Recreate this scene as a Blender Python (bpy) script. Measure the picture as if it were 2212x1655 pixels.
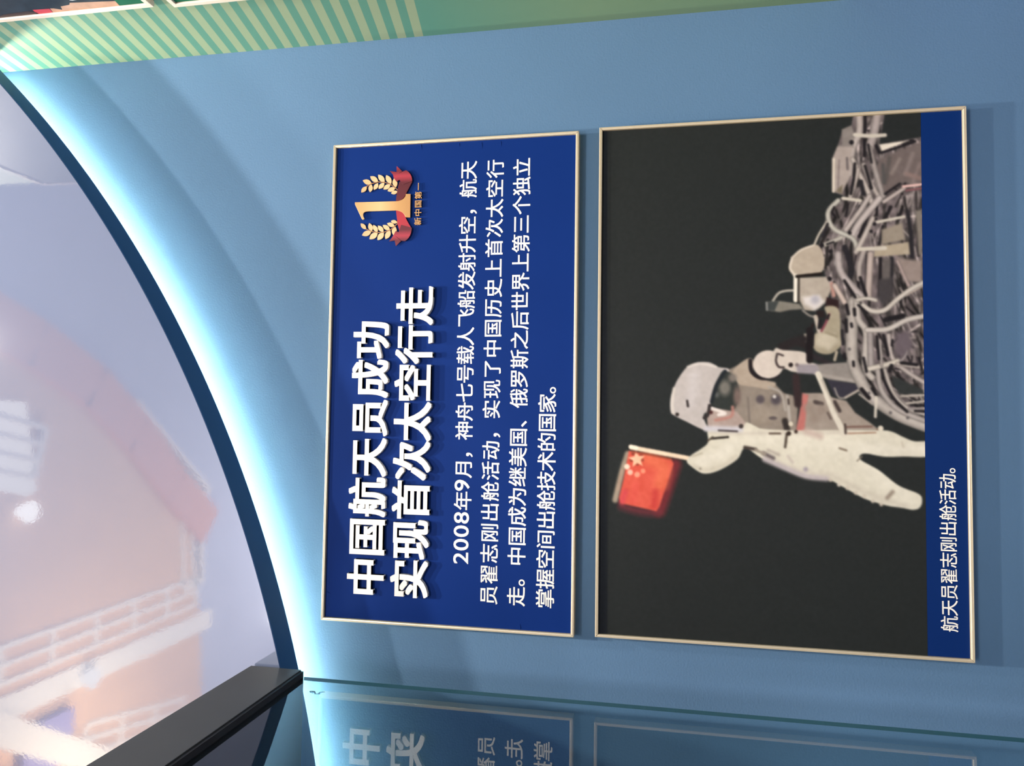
import bpy, bmesh, math
import numpy as np
from mathutils import Vector, Matrix

for o in list(bpy.data.objects):
    bpy.data.objects.remove(o)
SC = bpy.context.scene
COL = SC.collection

# ------------------------------------------------------------------ camera
# wall plane y = 0, x to the right, z up, floor z = 0, viewer at negative y
FPX = 1600.0
CAM = np.array([0.504357573, -1.77745870, 1.6])
AX, AY, AZ = -0.188628896, -0.0505655061, 0.00505872928
def _rot(a, b, c):
    ca, sa, cb, sb, cc, sn = math.cos(a), math.sin(a), math.cos(b), math.sin(b), math.cos(c), math.sin(c)
    rx = np.array([[1, 0, 0], [0, ca, -sa], [0, sa, ca]])
    ry = np.array([[cb, 0, sb], [0, 1, 0], [-sb, 0, cb]])
    rz = np.array([[cc, -sn, 0], [sn, cc, 0], [0, 0, 1]])
    return rz @ rx @ ry
RM = _rot(AX, AY, AZ)
def _w(v): return Vector((v[0], v[2], -v[1]))
vr, vd, vf = _w(RM[0]), _w(RM[1]), _w(RM[2])
cd = bpy.data.cameras.new('camera')
cam = bpy.data.objects.new('camera', cd)
COL.objects.link(cam)
cd.sensor_fit = 'HORIZONTAL'; cd.sensor_width = 36.0
cd.lens = FPX / 2212.0 * 36.0
cd.clip_start = 0.02; cd.clip_end = 60
cm = Matrix.Identity(4)
for i in range(3):                       # the phone was held on its side: image right is downwards
    cm[i][0] = vd[i]; cm[i][1] = vr[i]; cm[i][2] = -vf[i]; cm[i][3] = CAM[i]
cam.matrix_world = cm
SC.camera = cam

def wall_point(px, py, y):
    """where the sight line through a photo point meets the vertical plane at depth y -> (x, z)"""
    q = np.array([(1655 - py - 827.5) / FPX, (px - 1106.0) / FPX, 1.0]) @ RM
    d = np.array([q[0], q[2], -q[1]])
    t = (y - CAM[1]) / d[1]
    p = CAM + t * d
    return float(p[0]), float(p[2])
def to_photo(x, y, z):
    d = np.stack([x - CAM[0], -(z - CAM[2]), y - CAM[1]], -1) @ RM.T
    u = FPX * d[..., 0] / d[..., 2]; v = FPX * d[..., 1] / d[..., 2]
    return v + 1106.0, 1655 - (u + 827.5)

# ------------------------------------------------------------------ light and exposure
vs = SC.view_settings
SC.display_settings.display_device = 'sRGB'
vs.view_transform = 'Standard'; vs.look = 'None'; vs.gamma = 1.0; vs.exposure = 0.0
vs.use_curve_mapping = False
world = bpy.data.worlds.new('world'); SC.world = world
world.use_nodes = True
world.node_tree.nodes['Background'].inputs[0].default_value = (0.75, 0.82, 0.9, 1)
world.node_tree.nodes['Background'].inputs[1].default_value = 0.03
SC.cycles.max_bounces = 8; SC.cycles.transparent_max_bounces = 12
SC.cycles.caustics_reflective = False; SC.cycles.caustics_refractive = False

def spot(name, loc, target, power, col, size, blend, radius):
    l = bpy.data.lights.new(name, 'SPOT'); l.energy = power; l.color = col
    l.spot_size = math.radians(size); l.spot_blend = blend; l.shadow_soft_size = radius
    o = bpy.data.objects.new(name, l); COL.objects.link(o); o.location = loc
    o.rotation_euler = (Vector(target) - Vector(loc)).to_track_quat('-Z', 'Y').to_euler()
    return o
def area(name, loc, target, power, col, sx, sy):
    l = bpy.data.lights.new(name, 'AREA'); l.energy = power; l.color = col
    l.shape = 'RECTANGLE'; l.size = sx; l.size_y = sy
    o = bpy.data.objects.new(name, l); COL.objects.link(o); o.location = loc
    o.rotation_euler = (Vector(target) - Vector(loc)).to_track_quat('-Z', 'Y').to_euler()
    return o
WARM = (1.0, 0.93, 0.82)
SPOTS = [((0.5, -1.35, 5.75), (0.70, 0, 1.1), 640), ((0.85, -0.85, 5.75), (0.85, 0, 1.5), 310),
         ((0.95, -2.2, 5.7), (0.7, 0, 0.9), 430)]
for i, (p, t, e) in enumerate(SPOTS):
    spot('spot_lamp', p, t, e, WARM, 58, 0.7, 0.06)
area('front_fill_light', (0.6, -7.6, 5.86), (0.6, -6.4, 0), 330, (1.0, 0.96, 0.90), 1.6, 1.4)  # unseen fill, added to light the boards and wall from the front
area('front_fill_light', (-1.3, -7.6, 5.86), (-1.0, -6.4, 0), 240, (1.0, 0.96, 0.88), 1.6, 1.4)  # the same added front fill, further left
area('ceiling_fill_light', (-0.6, -7.2, 4.3), (-0.7, -6.0, 6.0), 90, (1.0, 0.95, 0.92), 2.6, 0.6)  # unseen upward fill, added to brighten the ceiling reflected in the disc
area('ceiling_fill_light', (-2.6, -3.3, 4.9), (-2.0, -3.5, 6.0), 75, (1.0, 0.86, 0.66), 0.5, 2.4)  # warm upward fill without a fixture, added for the peach ceiling field

# ------------------------------------------------------------------ helpers
def lin(c):
    c = np.asarray(c, float) / 255.0
    return np.where(c <= 0.04045, c / 12.92, ((c + 0.055) / 1.055) ** 2.4)
def rgb(r, g, b): return tuple(lin((r, g, b))) + (1.0,)

def material(name, col, rough=0.6, spec=0.4, metal=0.0, bump=0.0, bscale=60.0, var=0.0, vscale=3.0):
    m = bpy.data.materials.new(name); m.use_nodes = True
    nt = m.node_tree; b = nt.nodes['Principled BSDF']
    b.inputs['Base Color'].default_value = col
    b.inputs['Roughness'].default_value = rough
    b.inputs['Specular IOR Level'].default_value = spec
    b.inputs['Metallic'].default_value = metal
    geo = nt.nodes.new('ShaderNodeNewGeometry')
    if var:
        n = nt.nodes.new('ShaderNodeTexNoise'); n.inputs['Scale'].default_value = vscale
        n.inputs['Detail'].default_value = 4
        nt.links.new(geo.outputs['Position'], n.inputs['Vector'])
        r = nt.nodes.new('ShaderNodeMapRange')
        r.inputs['From Min'].default_value = 0.25; r.inputs['From Max'].default_value = 0.75
        r.inputs['To Min'].default_value = 1 - var; r.inputs['To Max'].default_value = 1 + var
        nt.links.new(n.outputs['Fac'], r.inputs['Value'])
        mul = nt.nodes.new('ShaderNodeVectorMath'); mul.operation = 'SCALE'
        mul.inputs[0].default_value = col[:3]
        nt.links.new(r.outputs['Result'], mul.inputs['Scale'])
        nt.links.new(mul.outputs['Vector'], b.inputs['Base Color'])
    if bump:
        n2 = nt.nodes.new('ShaderNodeTexNoise'); n2.inputs['Scale'].default_value = bscale
        n2.inputs['Detail'].default_value = 3
        nt.links.new(geo.outputs['Position'], n2.inputs['Vector'])
        bp = nt.nodes.new('ShaderNodeBump'); bp.inputs['Strength'].default_value = bump
        bp.inputs['Distance'].default_value = 0.002
        nt.links.new(n2.outputs['Fac'], bp.inputs['Height'])
        nt.links.new(bp.outputs['Normal'], b.inputs['Normal'])
    return m

def mesh_obj(name, verts, faces, mat, parent=None, smooth=False):
    me = bpy.data.meshes.new(name)
    me.from_pydata([tuple(v) for v in verts], [], [tuple(f) for f in faces])
    me.materials.append(mat); me.update()
    if smooth:
        me.polygons.foreach_set('use_smooth', [True] * len(me.polygons))
    o = bpy.data.objects.new(name, me); COL.objects.link(o)
    if parent: attach(o, parent)
    return o
def attach(o, parent):
    bpy.context.view_layer.update()
    o.parent = parent
    o.matrix_parent_inverse = parent.matrix_world.inverted()
class MB:
    def __init__(s): s.v = []; s.f = []
    def add(s, v, f):
        n = len(s.v); s.v += [tuple(p) for p in v]; s.f += [tuple(i + n for i in q) for q in f]; return s
    def box(s, a, b):
        (x0, y0, z0), (x1, y1, z1) = a, b
        return s.add([(x0, y0, z0), (x1, y0, z0), (x1, y1, z0), (x0, y1, z0), (x0, y0, z1), (x1, y0, z1), (x1, y1, z1), (x0, y1, z1)],
                     [(0, 3, 2, 1), (4, 5, 6, 7), (0, 1, 5, 4), (1, 2, 6, 5), (2, 3, 7, 6), (3, 0, 4, 7)])
    def bar(s, p, q, w, h):
        p, q = Vector(p), Vector(q); d = (q - p).normalized()
        a = d.cross(Vector((0, 0, 1))).normalized() * (w / 2); b = d.cross(a).normalized() * (h / 2)
        v = [p - a - b, p + a - b, p + a + b, p - a + b, q - a - b, q + a - b, q + a + b, q - a + b]
        return s.add(v, [(0, 1, 2, 3), (7, 6, 5, 4), (0, 4, 5, 1), (1, 5, 6, 2), (2, 6, 7, 3), (3, 7, 4, 0)])
    def prism(s, pts, y0, y1):
        """outline in the (x, z) plane pushed from depth y0 to y1 (y1 nearer the viewer)"""
        n = len(pts)
        v = [(x, y0, z) for x, z in pts] + [(x, y1, z) for x, z in pts]
        f = [tuple(range(n)), tuple(range(2 * n - 1, n - 1, -1))]
        f += [(i, i + n, (i + 1) % n + n, (i + 1) % n) for i in range(n)]
        return s.add(v, f)
    def build(s, name, mat, parent=None, smooth=False, bevel=0.0):
        o = mesh_obj(name, s.v, s.f, mat, parent, smooth)
        bm = bmesh.new(); bm.from_mesh(o.data)
        bmesh.ops.recalc_face_normals(bm, faces=bm.faces)
        bm.to_mesh(o.data); bm.free()
        if bevel:
            m = o.modifiers.new('bevel', 'BEVEL'); m.width = bevel; m.segments = 2; m.limit_method = 'ANGLE'
        return o
def thing(name, loc, label, cat, group=None):
    o = bpy.data.objects.new(name, None); COL.objects.link(o); o.location = loc
    o.empty_display_size = 0.1
    tag(o, label, cat, group); return o
def tag(o, label, cat, group=None):
    o['label'] = label; o['category'] = cat
    if group: o['group'] = group
def struct(o): o['kind'] = 'structure'; return o

# ------------------------------------------------------------------ materials
M = {}
M['wall'] = material('blue_wall_paint', (0.092, 0.178, 0.304, 1), 0.75, 0.25, bump=0.25, bscale=220, var=0.05, vscale=2.0)
M['wall_low'] = material('blue_side_paint', (0.06, 0.12, 0.33, 1), 0.75, 0.25)
M['cream'] = material('cream_ceiling_paint', (0.80, 0.52, 0.30, 1), 0.9, 0.1, var=0.06)
M['lav'] = material('pale_lavender_ceiling_paint', (0.50, 0.54, 0.68, 1), 0.9, 0.1, var=0.05)
M['salmon'] = material('salmon_beam_paint', (0.74, 0.36, 0.24, 1), 0.8, 0.2)
M['white'] = material('white_enamel', (0.93, 0.90, 0.82, 1), 0.6, 0.3)
M['purple'] = material('violet_paint', (0.32, 0.28, 0.55, 1), 0.8, 0.2)
M['floor'] = material('grey_floor', (0.35, 0.34, 0.33, 1), 0.5, 0.3)
M['panel'] = material('deep_blue_print', (0.0045, 0.026, 0.16, 1), 0.55, 0.05, var=0.04, vscale=4)
M['caption'] = material('caption_blue_print', (0.0015, 0.021, 0.125, 1), 0.5, 0.12)
M['letter'] = material('white_acrylic', (0.90, 0.87, 0.83, 1), 0.45, 0.4)
M['ink'] = material('white_print', (0.90, 0.86, 0.80, 1), 0.5, 0.3)
M['frame'] = material('champagne_aluminium', (0.66, 0.56, 0.41, 1), 0.33, 0.6, metal=0.35, bump=0.05, bscale=400)
M['seam'] = material('dark_mitre_seam', (0.08, 0.06, 0.04, 1), 0.8, 0.1)
M['rim'] = material('navy_rim_paint', (0.022, 0.085, 0.24, 1), 0.6, 0.2)
M['back'] = material('disc_back_board', (0.3, 0.4, 0.5, 1), 0.8, 0.1)
M['char'] = material('charcoal_laminate', (0.055, 0.057, 0.063, 1), 0.5, 0.15, var=0.08, vscale=6)
M['char2'] = material('dark_brown_trim', (0.020, 0.016, 0.018, 1), 0.6, 0.3)
M['gold'] = None
M['glass_edge'] = material('green_glass_edge', (0.012, 0.075, 0.085, 1), 0.25, 0.5)
M['pen'] = material('grey_pen_line', (0.05, 0.09, 0.13, 1), 0.8, 0.1)
M['pwhite'] = material('white_picture_frame', (0.72, 0.62, 0.54, 1), 0.5, 0.4)
M['pgrey'] = material('grey_frame_side', (0.16, 0.16, 0.14, 1), 0.5, 0.4)

def glossy_face():
    m = bpy.data.materials.new('glossy_lavender_film'); m.use_nodes = True
    nt = m.node_tree; nt.nodes.clear()
    out = nt.nodes.new('ShaderNodeOutputMaterial'); mix = nt.nodes.new('ShaderNodeMixShader')
    d = nt.nodes.new('ShaderNodeBsdfDiffuse'); d.inputs['Color'].default_value = (0.165, 0.20, 0.31, 1)
    g = nt.nodes.new('ShaderNodeBsdfGlossy'); g.inputs['Roughness'].default_value = 0.04
    g.inputs['Color'].default_value = (0.95, 0.93, 0.93, 1)
    geo = nt.nodes.new('ShaderNodeNewGeometry'); n = nt.nodes.new('ShaderNodeTexNoise')
    n.inputs['Scale'].default_value = 130; n.inputs['Detail'].default_value = 2
    nt.links.new(geo.outputs['Position'], n.inputs['Vector'])
    bp = nt.nodes.new('ShaderNodeBump'); bp.inputs['Strength'].default_value = 0.03; bp.inputs['Distance'].default_value = 0.001
    nt.links.new(n.outputs['Fac'], bp.inputs['Height'])
    nt.links.new(bp.outputs['Normal'], g.inputs['Normal'])
    mix.inputs['Fac'].default_value = 0.30
    nt.links.new(d.outputs[0], mix.inputs[1]); nt.links.new(g.outputs[0], mix.inputs[2])
    nt.links.new(mix.outputs[0], out.inputs['Surface'])
    return m
M['face'] = glossy_face()
def emitter(name, col, strength):
    m = bpy.data.materials.new(name); m.use_nodes = True
    nt = m.node_tree; nt.nodes.clear()
    out = nt.nodes.new('ShaderNodeOutputMaterial'); e = nt.nodes.new('ShaderNodeEmission')
    e.inputs['Color'].default_value = col; e.inputs['Strength'].default_value = strength
    nt.links.new(e.outputs[0], out.inputs['Surface']); return m
M['led'] = emitter('cool_white_led', (0.90, 1.0, 0.80, 1), 128.0)
M['louvre'] = emitter('lit_ceiling_light', (1.0, 0.90, 0.76, 1), 1.15)
M['lamp'] = emitter('lit_lamp_lens', (1.0, 0.93, 0.82, 1), 2.0)
def glass():
    m = bpy.data.materials.new('clear_sheet_glass'); m.use_nodes = True
    nt = m.node_tree; nt.nodes.clear()
    out = nt.nodes.new('ShaderNodeOutputMaterial'); mix = nt.nodes.new('ShaderNodeMixShader')
    t = nt.nodes.new('ShaderNodeBsdfTransparent'); t.inputs['Color'].default_value = (0.86, 0.93, 0.94, 1)
    g = nt.nodes.new('ShaderNodeBsdfGlossy'); g.inputs['Roughness'].default_value = 0.0
    fr = nt.nodes.new('ShaderNodeFresnel'); fr.inputs['IOR'].default_value = 1.75
    geo = nt.nodes.new('ShaderNodeNewGeometry')
    inv = nt.nodes.new('ShaderNodeMath'); inv.operation = 'SUBTRACT'; inv.inputs[0].default_value = 1.0
    mul = nt.nodes.new('ShaderNodeMath'); mul.operation = 'MULTIPLY'
    nt.links.new(geo.outputs['Backfacing'], inv.inputs[1])
    nt.links.new(fr.outputs[0], mul.inputs[0]); nt.links.new(inv.outputs[0], mul.inputs[1])
    nt.links.new(mul.outputs[0], mix.inputs['Fac'])
    nt.links.new(t.outputs[0], mix.inputs[1]); nt.links.new(g.outputs[0], mix.inputs[2])
    nt.links.new(mix.outputs[0], out.inputs['Surface'])
    return m
M['glass'] = glass()
def stripes():
    m = material('green_striped_print', rgb(120, 175, 140), 0.6, 0.3)
    nt = m.node_tree; b = nt.nodes['Principled BSDF']
    geo = nt.nodes.new('ShaderNodeNewGeometry'); sep = nt.nodes.new('ShaderNodeSeparateXYZ')
    nt.links.new(geo.outputs['Position'], sep.inputs[0])
    def math_(op, a, bb):
        n = nt.nodes.new('ShaderNodeMath'); n.operation = op
        for i, v in enumerate((a, bb)):
            if isinstance(v, float): n.inputs[i].default_value = v
            elif v is not None: nt.links.new(v, n.inputs[i])
        return n.outputs[0]
    zz = math_('SUBTRACT', sep.outputs['Z'], math_('MULTIPLY', sep.outputs['Y'], 0.175))
    s = math_('DIVIDE', math_('SUBTRACT', zz, 2.1846), 0.0451)
    lightm = math_('LESS_THAN', math_('FRACT', s, None), 0.52)
    on = math_('GREATER_THAN', s, 0.0)
    fac = math_('MULTIPLY', lightm, on)
    # the plain field below the stripes fades from teal to leaf green
    ramp = nt.nodes.new('ShaderNodeMapRange')
    ramp.inputs['From Min'].default_value = 1.75; ramp.inputs['From Max'].default_value = 2.15
    nt.links.new(sep.outputs['Z'], ramp.inputs['Value'])
    base = nt.nodes.new('ShaderNodeMix'); base.data_type = 'RGBA'
    base.inputs[6].default_value = (0.200, 0.315, 0.195, 1); base.inputs[7].default_value = (0.098, 0.255, 0.198, 1)
    nt.links.new(ramp.outputs[0], base.inputs[0])
    mx = nt.nodes.new('ShaderNodeMix'); mx.data_type = 'RGBA'
    mx.inputs[7].default_value = (0.275, 0.345, 0.225, 1)
    nt.links.new(fac, mx.inputs[0]); nt.links.new(base.outputs[2], mx.inputs[6])
    nt.links.new(mx.outputs[2], b.inputs['Base Color'])
    return m
M['stripe'] = stripes()
def painted(name, rough, spec):
    m = material(name, (1, 1, 1, 1), rough, spec)
    a = m.node_tree.nodes.new('ShaderNodeAttribute'); a.attribute_name = 'print'
    m.node_tree.links.new(a.outputs['Color'], m.node_tree.nodes['Principled BSDF'].inputs['Base Color'])
    return m
M['photo'] = painted('printed_photograph', 0.5, 0.12)

# ------------------------------------------------------------------ room shell
XR = 1.505
struct(MB().box((-5.2, 0.0, 0.0), (6.0, 0.15, 6.0)).build('wall_back', M['wall']))
struct(MB().box((XR, -1.22, 0.0), (XR + 0.15, 0.0, 6.0)).build('wall_right', M['wall_low']))
struct(MB().box((6.0, -9.0, 0.0), (6.15, 0.15, 6.0)).build('wall_far_right', M['lav']))
struct(MB().box((-5.35, -9.0, 0.0), (-5.2, 0.0, 6.0)).build('wall_left', M['cream']))
struct(MB().box((-5.35, -9.15, 0.0), (6.15, -9.0, 6.0)).build('wall_front', M['lav']))
struct(MB().box((-5.35, -9.15, -0.1), (6.15, 0.15, 0.0)).build('floor', M['floor']))
struct(MB().box((-5.35, -9.15, 6.0), (6.15, 0.15, 6.1)).build('ceiling', M['lav']))

# warm peach ceiling field between the beam and the side of the hall
_pe = [(1.1, -2.0), (1.0, -3.1), (0.72, -3.68), (0.34, -4.2), (-0.16, -4.75), (-0.45, -5.02), (-1.3, -5.2), (-5.0, -5.6), (-5.0, -0.4), (1.1, -0.4)]
_mb = MB(); _mb.add([(x, y, 5.97) for x, y in _pe] + [(x, y, 6.0) for x, y in _pe], [tuple(range(10)), tuple(range(19, 9, -1))] + [(i, (i + 1) % 10, (i + 1) % 10 + 10, i + 10) for i in range(10)])
struct(_mb.build('trim_13', M['cream']))
# ceiling fittings of the hall; they show in the glossy disc
CZ = 5.975
def ladder(name, pts, width, n_rail, step, z=CZ):
    b = MB()
    for i in range(len(pts) - 1):
        p, q = Vector((*pts[i], z)), Vector((*pts[i + 1], z))
        d = (q - p).normalized(); s = Vector((-d.y, d.x, 0))
        for k in range(n_rail):
            off = s * width * (k / (n_rail - 1) - 0.5)
            b.bar(p + off, q + off, 0.035, 0.035)
        L = (q - p).length; m = max(1, int(L / step))
        for j in range(m + 1):
            c = p + d * (L * j / m)
            b.bar(c - s * width / 2, c + s * width / 2, 0.045, 0.03)
    return struct(b.build(name, M['white']))
ladder('trim_1', [(-1.23, -2.5), (-1.21, -5.15)], 0.25, 3, 0.42)
struct(MB().box((-1.62, -5.4, 5.955), (-1.44, -2.4, 6.0)).build('trim_2', M['white']))
ladder('trim_3', [(-1.14, -5.1), (-0.40, -5.02)], 0.30, 3, 0.5)
ladder('trim_4', [(0.52, -4.12), (-0.33, -5.22)], 0.26, 4, 3.0)
b = MB()
arc = [(1.25, -2.4), (1.0, -3.1), (0.72, -3.68), (0.34, -4.2), (-0.16, -4.75), (-0.6, -5.3)]
for i in range(len(arc) - 1):
    b.bar((*arc[i], 5.96), (*arc[i + 1], 5.96), 0.36, 0.07)
struct(b.build('trim_5', M['salmon']))
struct(MB().add([(0.6, -2.3, 5.955), (0.58, -3.04, 5.955), (-0.05, -3.17, 5.955), (-0.09, -3.10, 5.955), (0.12, -2.3, 5.955), (0.6, -2.3, 6.0), (0.58, -3.04, 6.0), (-0.05, -3.17, 6.0), (-0.09, -3.10, 6.0), (0.12, -2.3, 6.0)], [(4, 3, 2, 1, 0), (5, 6, 7, 8, 9)] + [(i, (i + 1) % 5, (i + 1) % 5 + 5, i + 5) for i in range(5)]).build('trim_6', M['louvre']))
ladder('trim_14', [(0.40, -2.4), (0.22, -3.16)], 0.36, 4, 0.9, 5.94)
ladder('trim_7', [(-2.05, -3.75), (-2.3, -5.0)], 0.22, 3, 0.35)
struct(MB().bar((-1.5, -2.7, 5.94), (-2.35, -4.0, 5.94), 0.2, 0.1).build('trim_8', M['white']))
struct(MB().bar((-1.75, -2.6, 5.93), (-2.5, -3.6, 5.93), 0.1, 0.1).build('trim_9', M['salmon']))
struct(MB().box((-2.1, -3.55, 5.9), (-1.72, -3.1, 6.0)).build('trim_10', M['purple']))
for (sx, sy), i in zip([(-0.19, -3.04), (-1.56, -3.72)], (11, 12)):
    b = MB(); n = 16
    ring = [(0.03, 5.995), (0.05, 5.94), (0.08, 5.88)]
    v = [(sx + r * math.cos(2 * math.pi * k / n), sy + r * math.sin(2 * math.pi * k / n), z) for r, z in ring for k in range(n)]
    f = [(a * n + k, a * n + (k + 1) % n, (a + 1) * n + (k + 1) % n, (a + 1) * n + k) for a in range(2) for k in range(n)]
    f.append(tuple(range(2 * n, 3 * n)))
    b.add(v, f)
    struct(b.build('trim_%d' % i, M['lamp']))

# ------------------------------------------------------------------ big backlit round panel
DX, DZ, DR, DB, DF = -0.948, 5.599, 3.269, -0.08, -0.155
def arc_pts(r, x0, x1, n=220):
    a0 = math.asin((x0 - DX) / r); a1 = math.asin((x1 - DX) / r)
    return [(DX + r * math.sin(a0 + (a1 - a0) * i / n), DZ - r * math.cos(a0 + (a1 - a0) * i / n)) for i in range(n + 1)]
disc = thing('backlit_disc', (DX, -0.1, 4.4), 'huge round glossy lavender panel with navy rim, backlit along its curved lower edge', 'wall panel')
XD0, XD1, ZD = -3.3, 1.478, 5.9
ring = arc_pts(DR - 0.0015, XD0, XD1)
MB().prism(ring + [(XD1, ZD), (XD0, ZD)], DF + 0.003, DF - 0.002).build('face', M['face'], disc)
MB().prism(arc_pts(DR - 0.03, XD0, XD1) + [(XD1, ZD), (XD0, ZD)], DB - 0.012, DB - 0.004).build('back_board', M['back'], disc)
o_, i_ = arc_pts(DR, XD0, XD1), arc_pts(DR - 0.012, XD0, XD1)
n = len(o_)
v = [(x, DB, z) for x, z in o_] + [(x, DF - 0.001, z) for x, z in o_] + [(x, DF - 0.001, z) for x, z in i_] + [(x, DB, z) for x, z in i_]
f = []
for i in range(n - 1):
    for a, c in ((0, 1), (1, 2), (2, 3), (3, 0)):
        f.append((a * n + i, a * n + i + 1, c * n + i + 1, c * n + i))
f += [(0, n, 2 * n, 3 * n), (n - 1, 4 * n - 1, 3 * n - 1, 2 * n - 1)]
mb = MB(); mb.add(v, f); rim = mb.build('rim', M['rim'], disc)
# led strip on the back of the panel, facing the wall
c_ = arc_pts(DR - 0.048, XD0, XD1 - 0.03)
v = []; f = []; K = 8
for i, (x, z) in enumerate(c_):
    d = Vector((x - DX, 0, z - DZ)).normalized()
    for k in range(K):
        a = 2 * math.pi * k / K
        p = Vector((x, -0.047, z)) + d * (0.004 * math.cos(a)) + Vector((0, 0.004 * math.sin(a), 0))
        v.append(p)
for i in range(len(c_) - 1):
    for k in range(K):
        f.append((i * K + k, i * K + (k + 1) % K, (i + 1) * K + (k + 1) % K, (i + 1) * K + k))
led = mesh_obj('light_strip', v, f, M['led'], disc)
led['label'] = 'cool white light strip behind the rim'

# ------------------------------------------------------------------ framed boards
FW = 0.0075
def frame_rails(parent, x0, x1, z0, z1, yw, yf, w=FW, mat='frame', lip=True):
    """four mitred rails, profile (inset, depth)"""
    prof = [(0, yw), (0, yf + 0.002), (0.0012, yf), (w * 0.34, yf), (w * 0.42, yf + 0.0008), (w * 0.5, yf), (w - 0.0012, yf + 0.0003), (w, yf + 0.002), (w, yf + 0.009)]
    g = 0.0004
    corners = [(x0, z0), (x1, z0), (x1, z1), (x0, z1)]
    ins = [(1, 1), (-1, 1), (-1, -1), (1, -1)]
    for k in range(4):
        a, c = corners[k], corners[(k + 1) % 4]; ia, ic = ins[k], ins[(k + 1) % 4]
        dx, dz = (c[0] - a[0]), (c[1] - a[1]); L = math.hypot(dx, dz); dx /= L; dz /= L
        v = []
        for (s, y) in prof: v.append((a[0] + ia[0] * s + dx * g, y, a[1] + ia[1] * s + dz * g))
        for (s, y) in prof: v.append((c[0] + ic[0] * s - dx * g, y, c[1] + ic[1] * s - dz * g))
        n = len(prof)
        f = [(i, i + 1, i + 1 + n, i + n) for i in range(n - 1)] + [(n - 1, 0, n, 2 * n - 1), tuple(range(n)), tuple(range(2 * n - 1, n - 1, -1))]
        mb = MB(); mb.add(v, f); mb.build('frame_rail', M[mat], parent)

_cu = bpy.data.curves.new('glyph_source', 'FONT'); _cu.fill_mode = 'BOTH' if hasattr(_cu, 'fill_mode') else 'BOTH'
_go = bpy.data.objects.new('glyph_source', _cu); COL.objects.link(_go)
_cache = {}
def glyph(ch, off=0.0, ext=0.0, bev=0.0):
    key = (ch, off, ext, bev)
    if key not in _cache:
        _cu.body = ch; _cu.size = 1.0; _cu.offset = off; _cu.extrude = ext; _cu.bevel_depth = bev; _cu.bevel_resolution = 1
        _cu.resolution_u = 4
        dg = bpy.context.evaluated_depsgraph_get(); dg.update()
        me = bpy.data.meshes.new_from_object(_go.evaluated_get(dg))
        v = np.array([p.co[:] for p in me.vertices]); f = [tuple(p.vertices) for p in me.polygons]
        bpy.data.meshes.remove(me); _cache[key] = (v, f)
    return _cache[key]
def place_glyph(mb, ch, x, z, y, sx, sz, off=0.0, ext=0.0, sd=1.0, bev=0.0):
    v, f = glyph(ch, 0.0, ext, bev)
    ox, oz = off if isinstance(off, tuple) else (off, off)
    r, q_ = ox * sx, oz * sz
    shifts = [(0, 0)] if r == 0 else [(a * r, c * q_) for a in (-1, 0, 1) for c in (-1, 0, 1)] if ext else [(-r, -q_), (r, -q_), (r, q_), (-r, q_), (0, 0)]
    for i, (a, c) in enumerate(shifts):
        e = 0.00002 * i
        mb.add([(x + a + p[0] * sx, y - p[2] * sd - (e if p[2] >= 0 else 0), z + c + p[1] * sz) for p in v], f)

# ---- text board
BX0, BX1, BZ0, BZ1 = 0.0, 1.2022, 1.7790, 2.4098
YF, YP = -0.030, -0.022
board = thing('information_board', ((BX0 + BX1) / 2, 0, BZ0), 'blue framed text board with raised white headline and gold emblem, hung above the astronaut picture', 'sign')
frame_rails(board, BX0, BX1, BZ0, BZ1, 0.0, YF)
MB().box((BX0 + 0.004, -0.004, BZ0 + 0.004), (BX1 - 0.004, YP, BZ1 - 0.004)).build('panel', M['panel'], board)
T_OFF, T_EM = (0.030, 0.016), 0.0975
def headline(text, xa, xb, base):
    n = len(text)
    for i, ch in enumerate(text):
        cx = xa + (xb - xa) * i / (n - 1)
        mb = MB(); place_glyph(mb, ch, cx - 0.5 * T_EM, base, YP - 0.0060, T_EM, T_EM * 1.03, T_OFF, 0.06, T_EM, 0.0)
        mesh_obj('headline_character', mb.v, mb.f, M['letter'], board)
headline('中国航天员成功', 0.1131, 0.6995, 2.2555)
headline('实现首次太空行走', 0.1140, 0.7830, 2.1430)
def print_line(name, text, xa, xb, base, em, off, parent, y, mat, digit=0.70, wide=1.03):
    adv = [digit if c.isdigit() else 1.0 for c in text]
    last = text[-1]
    v, _ = glyph(text[0]); first_b = v[:, 0].min() * (1.3 if text[0].isdigit() else 1)
    vl, _ = glyph(last); last_e = vl[:, 0].max()
    tot = sum(adv[:-1])
    # advance a so that first glyph's left edge is at xa and the last glyph's right edge at xb
    wx = em * wide
    a = (xb - xa - (last_e - first_b) * wx) / tot
    x = xa - first_b * wx
    mb = MB(); objs = []
    for ch, k in zip(text, adv):
        if ch.isdigit(): place_glyph(mb, ch, x, base + 0.045 * em, y, em * 1.30, em * 1.13, off)
        else: place_glyph(mb, ch, x, base, y, wx, em, off)
        x += a * k
        if ch in '，、。':
            objs.append(mesh_obj(name, mb.v, mb.f, M[mat], parent)); mb = MB()
    if mb.v: objs.append(mesh_obj(name, mb.v, mb.f, M[mat], parent))
    return objs
LINES = [('2008年9月，神舟七号载人飞船发射升空，航天', 0.1557, 1.1436, 2.0352),
         ('员翟志刚出舱活动，实现了中国历史上首次太空行', 0.0636, 1.1435, 1.9676),
         ('走。中国成为继美国、俄罗斯之后世界上第三个独立', 0.0632, 1.1436, 1.9007),
         ('掌握空间出舱技术的国家。', 0.0631, 0.5837, 1.8312)]
for t, xa, xb, bz in LINES:
    print_line('text_phrase', t, xa, xb, bz, 0.0466, (0.010, 0.008), board, YP - 0.0004, 'ink')

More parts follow.
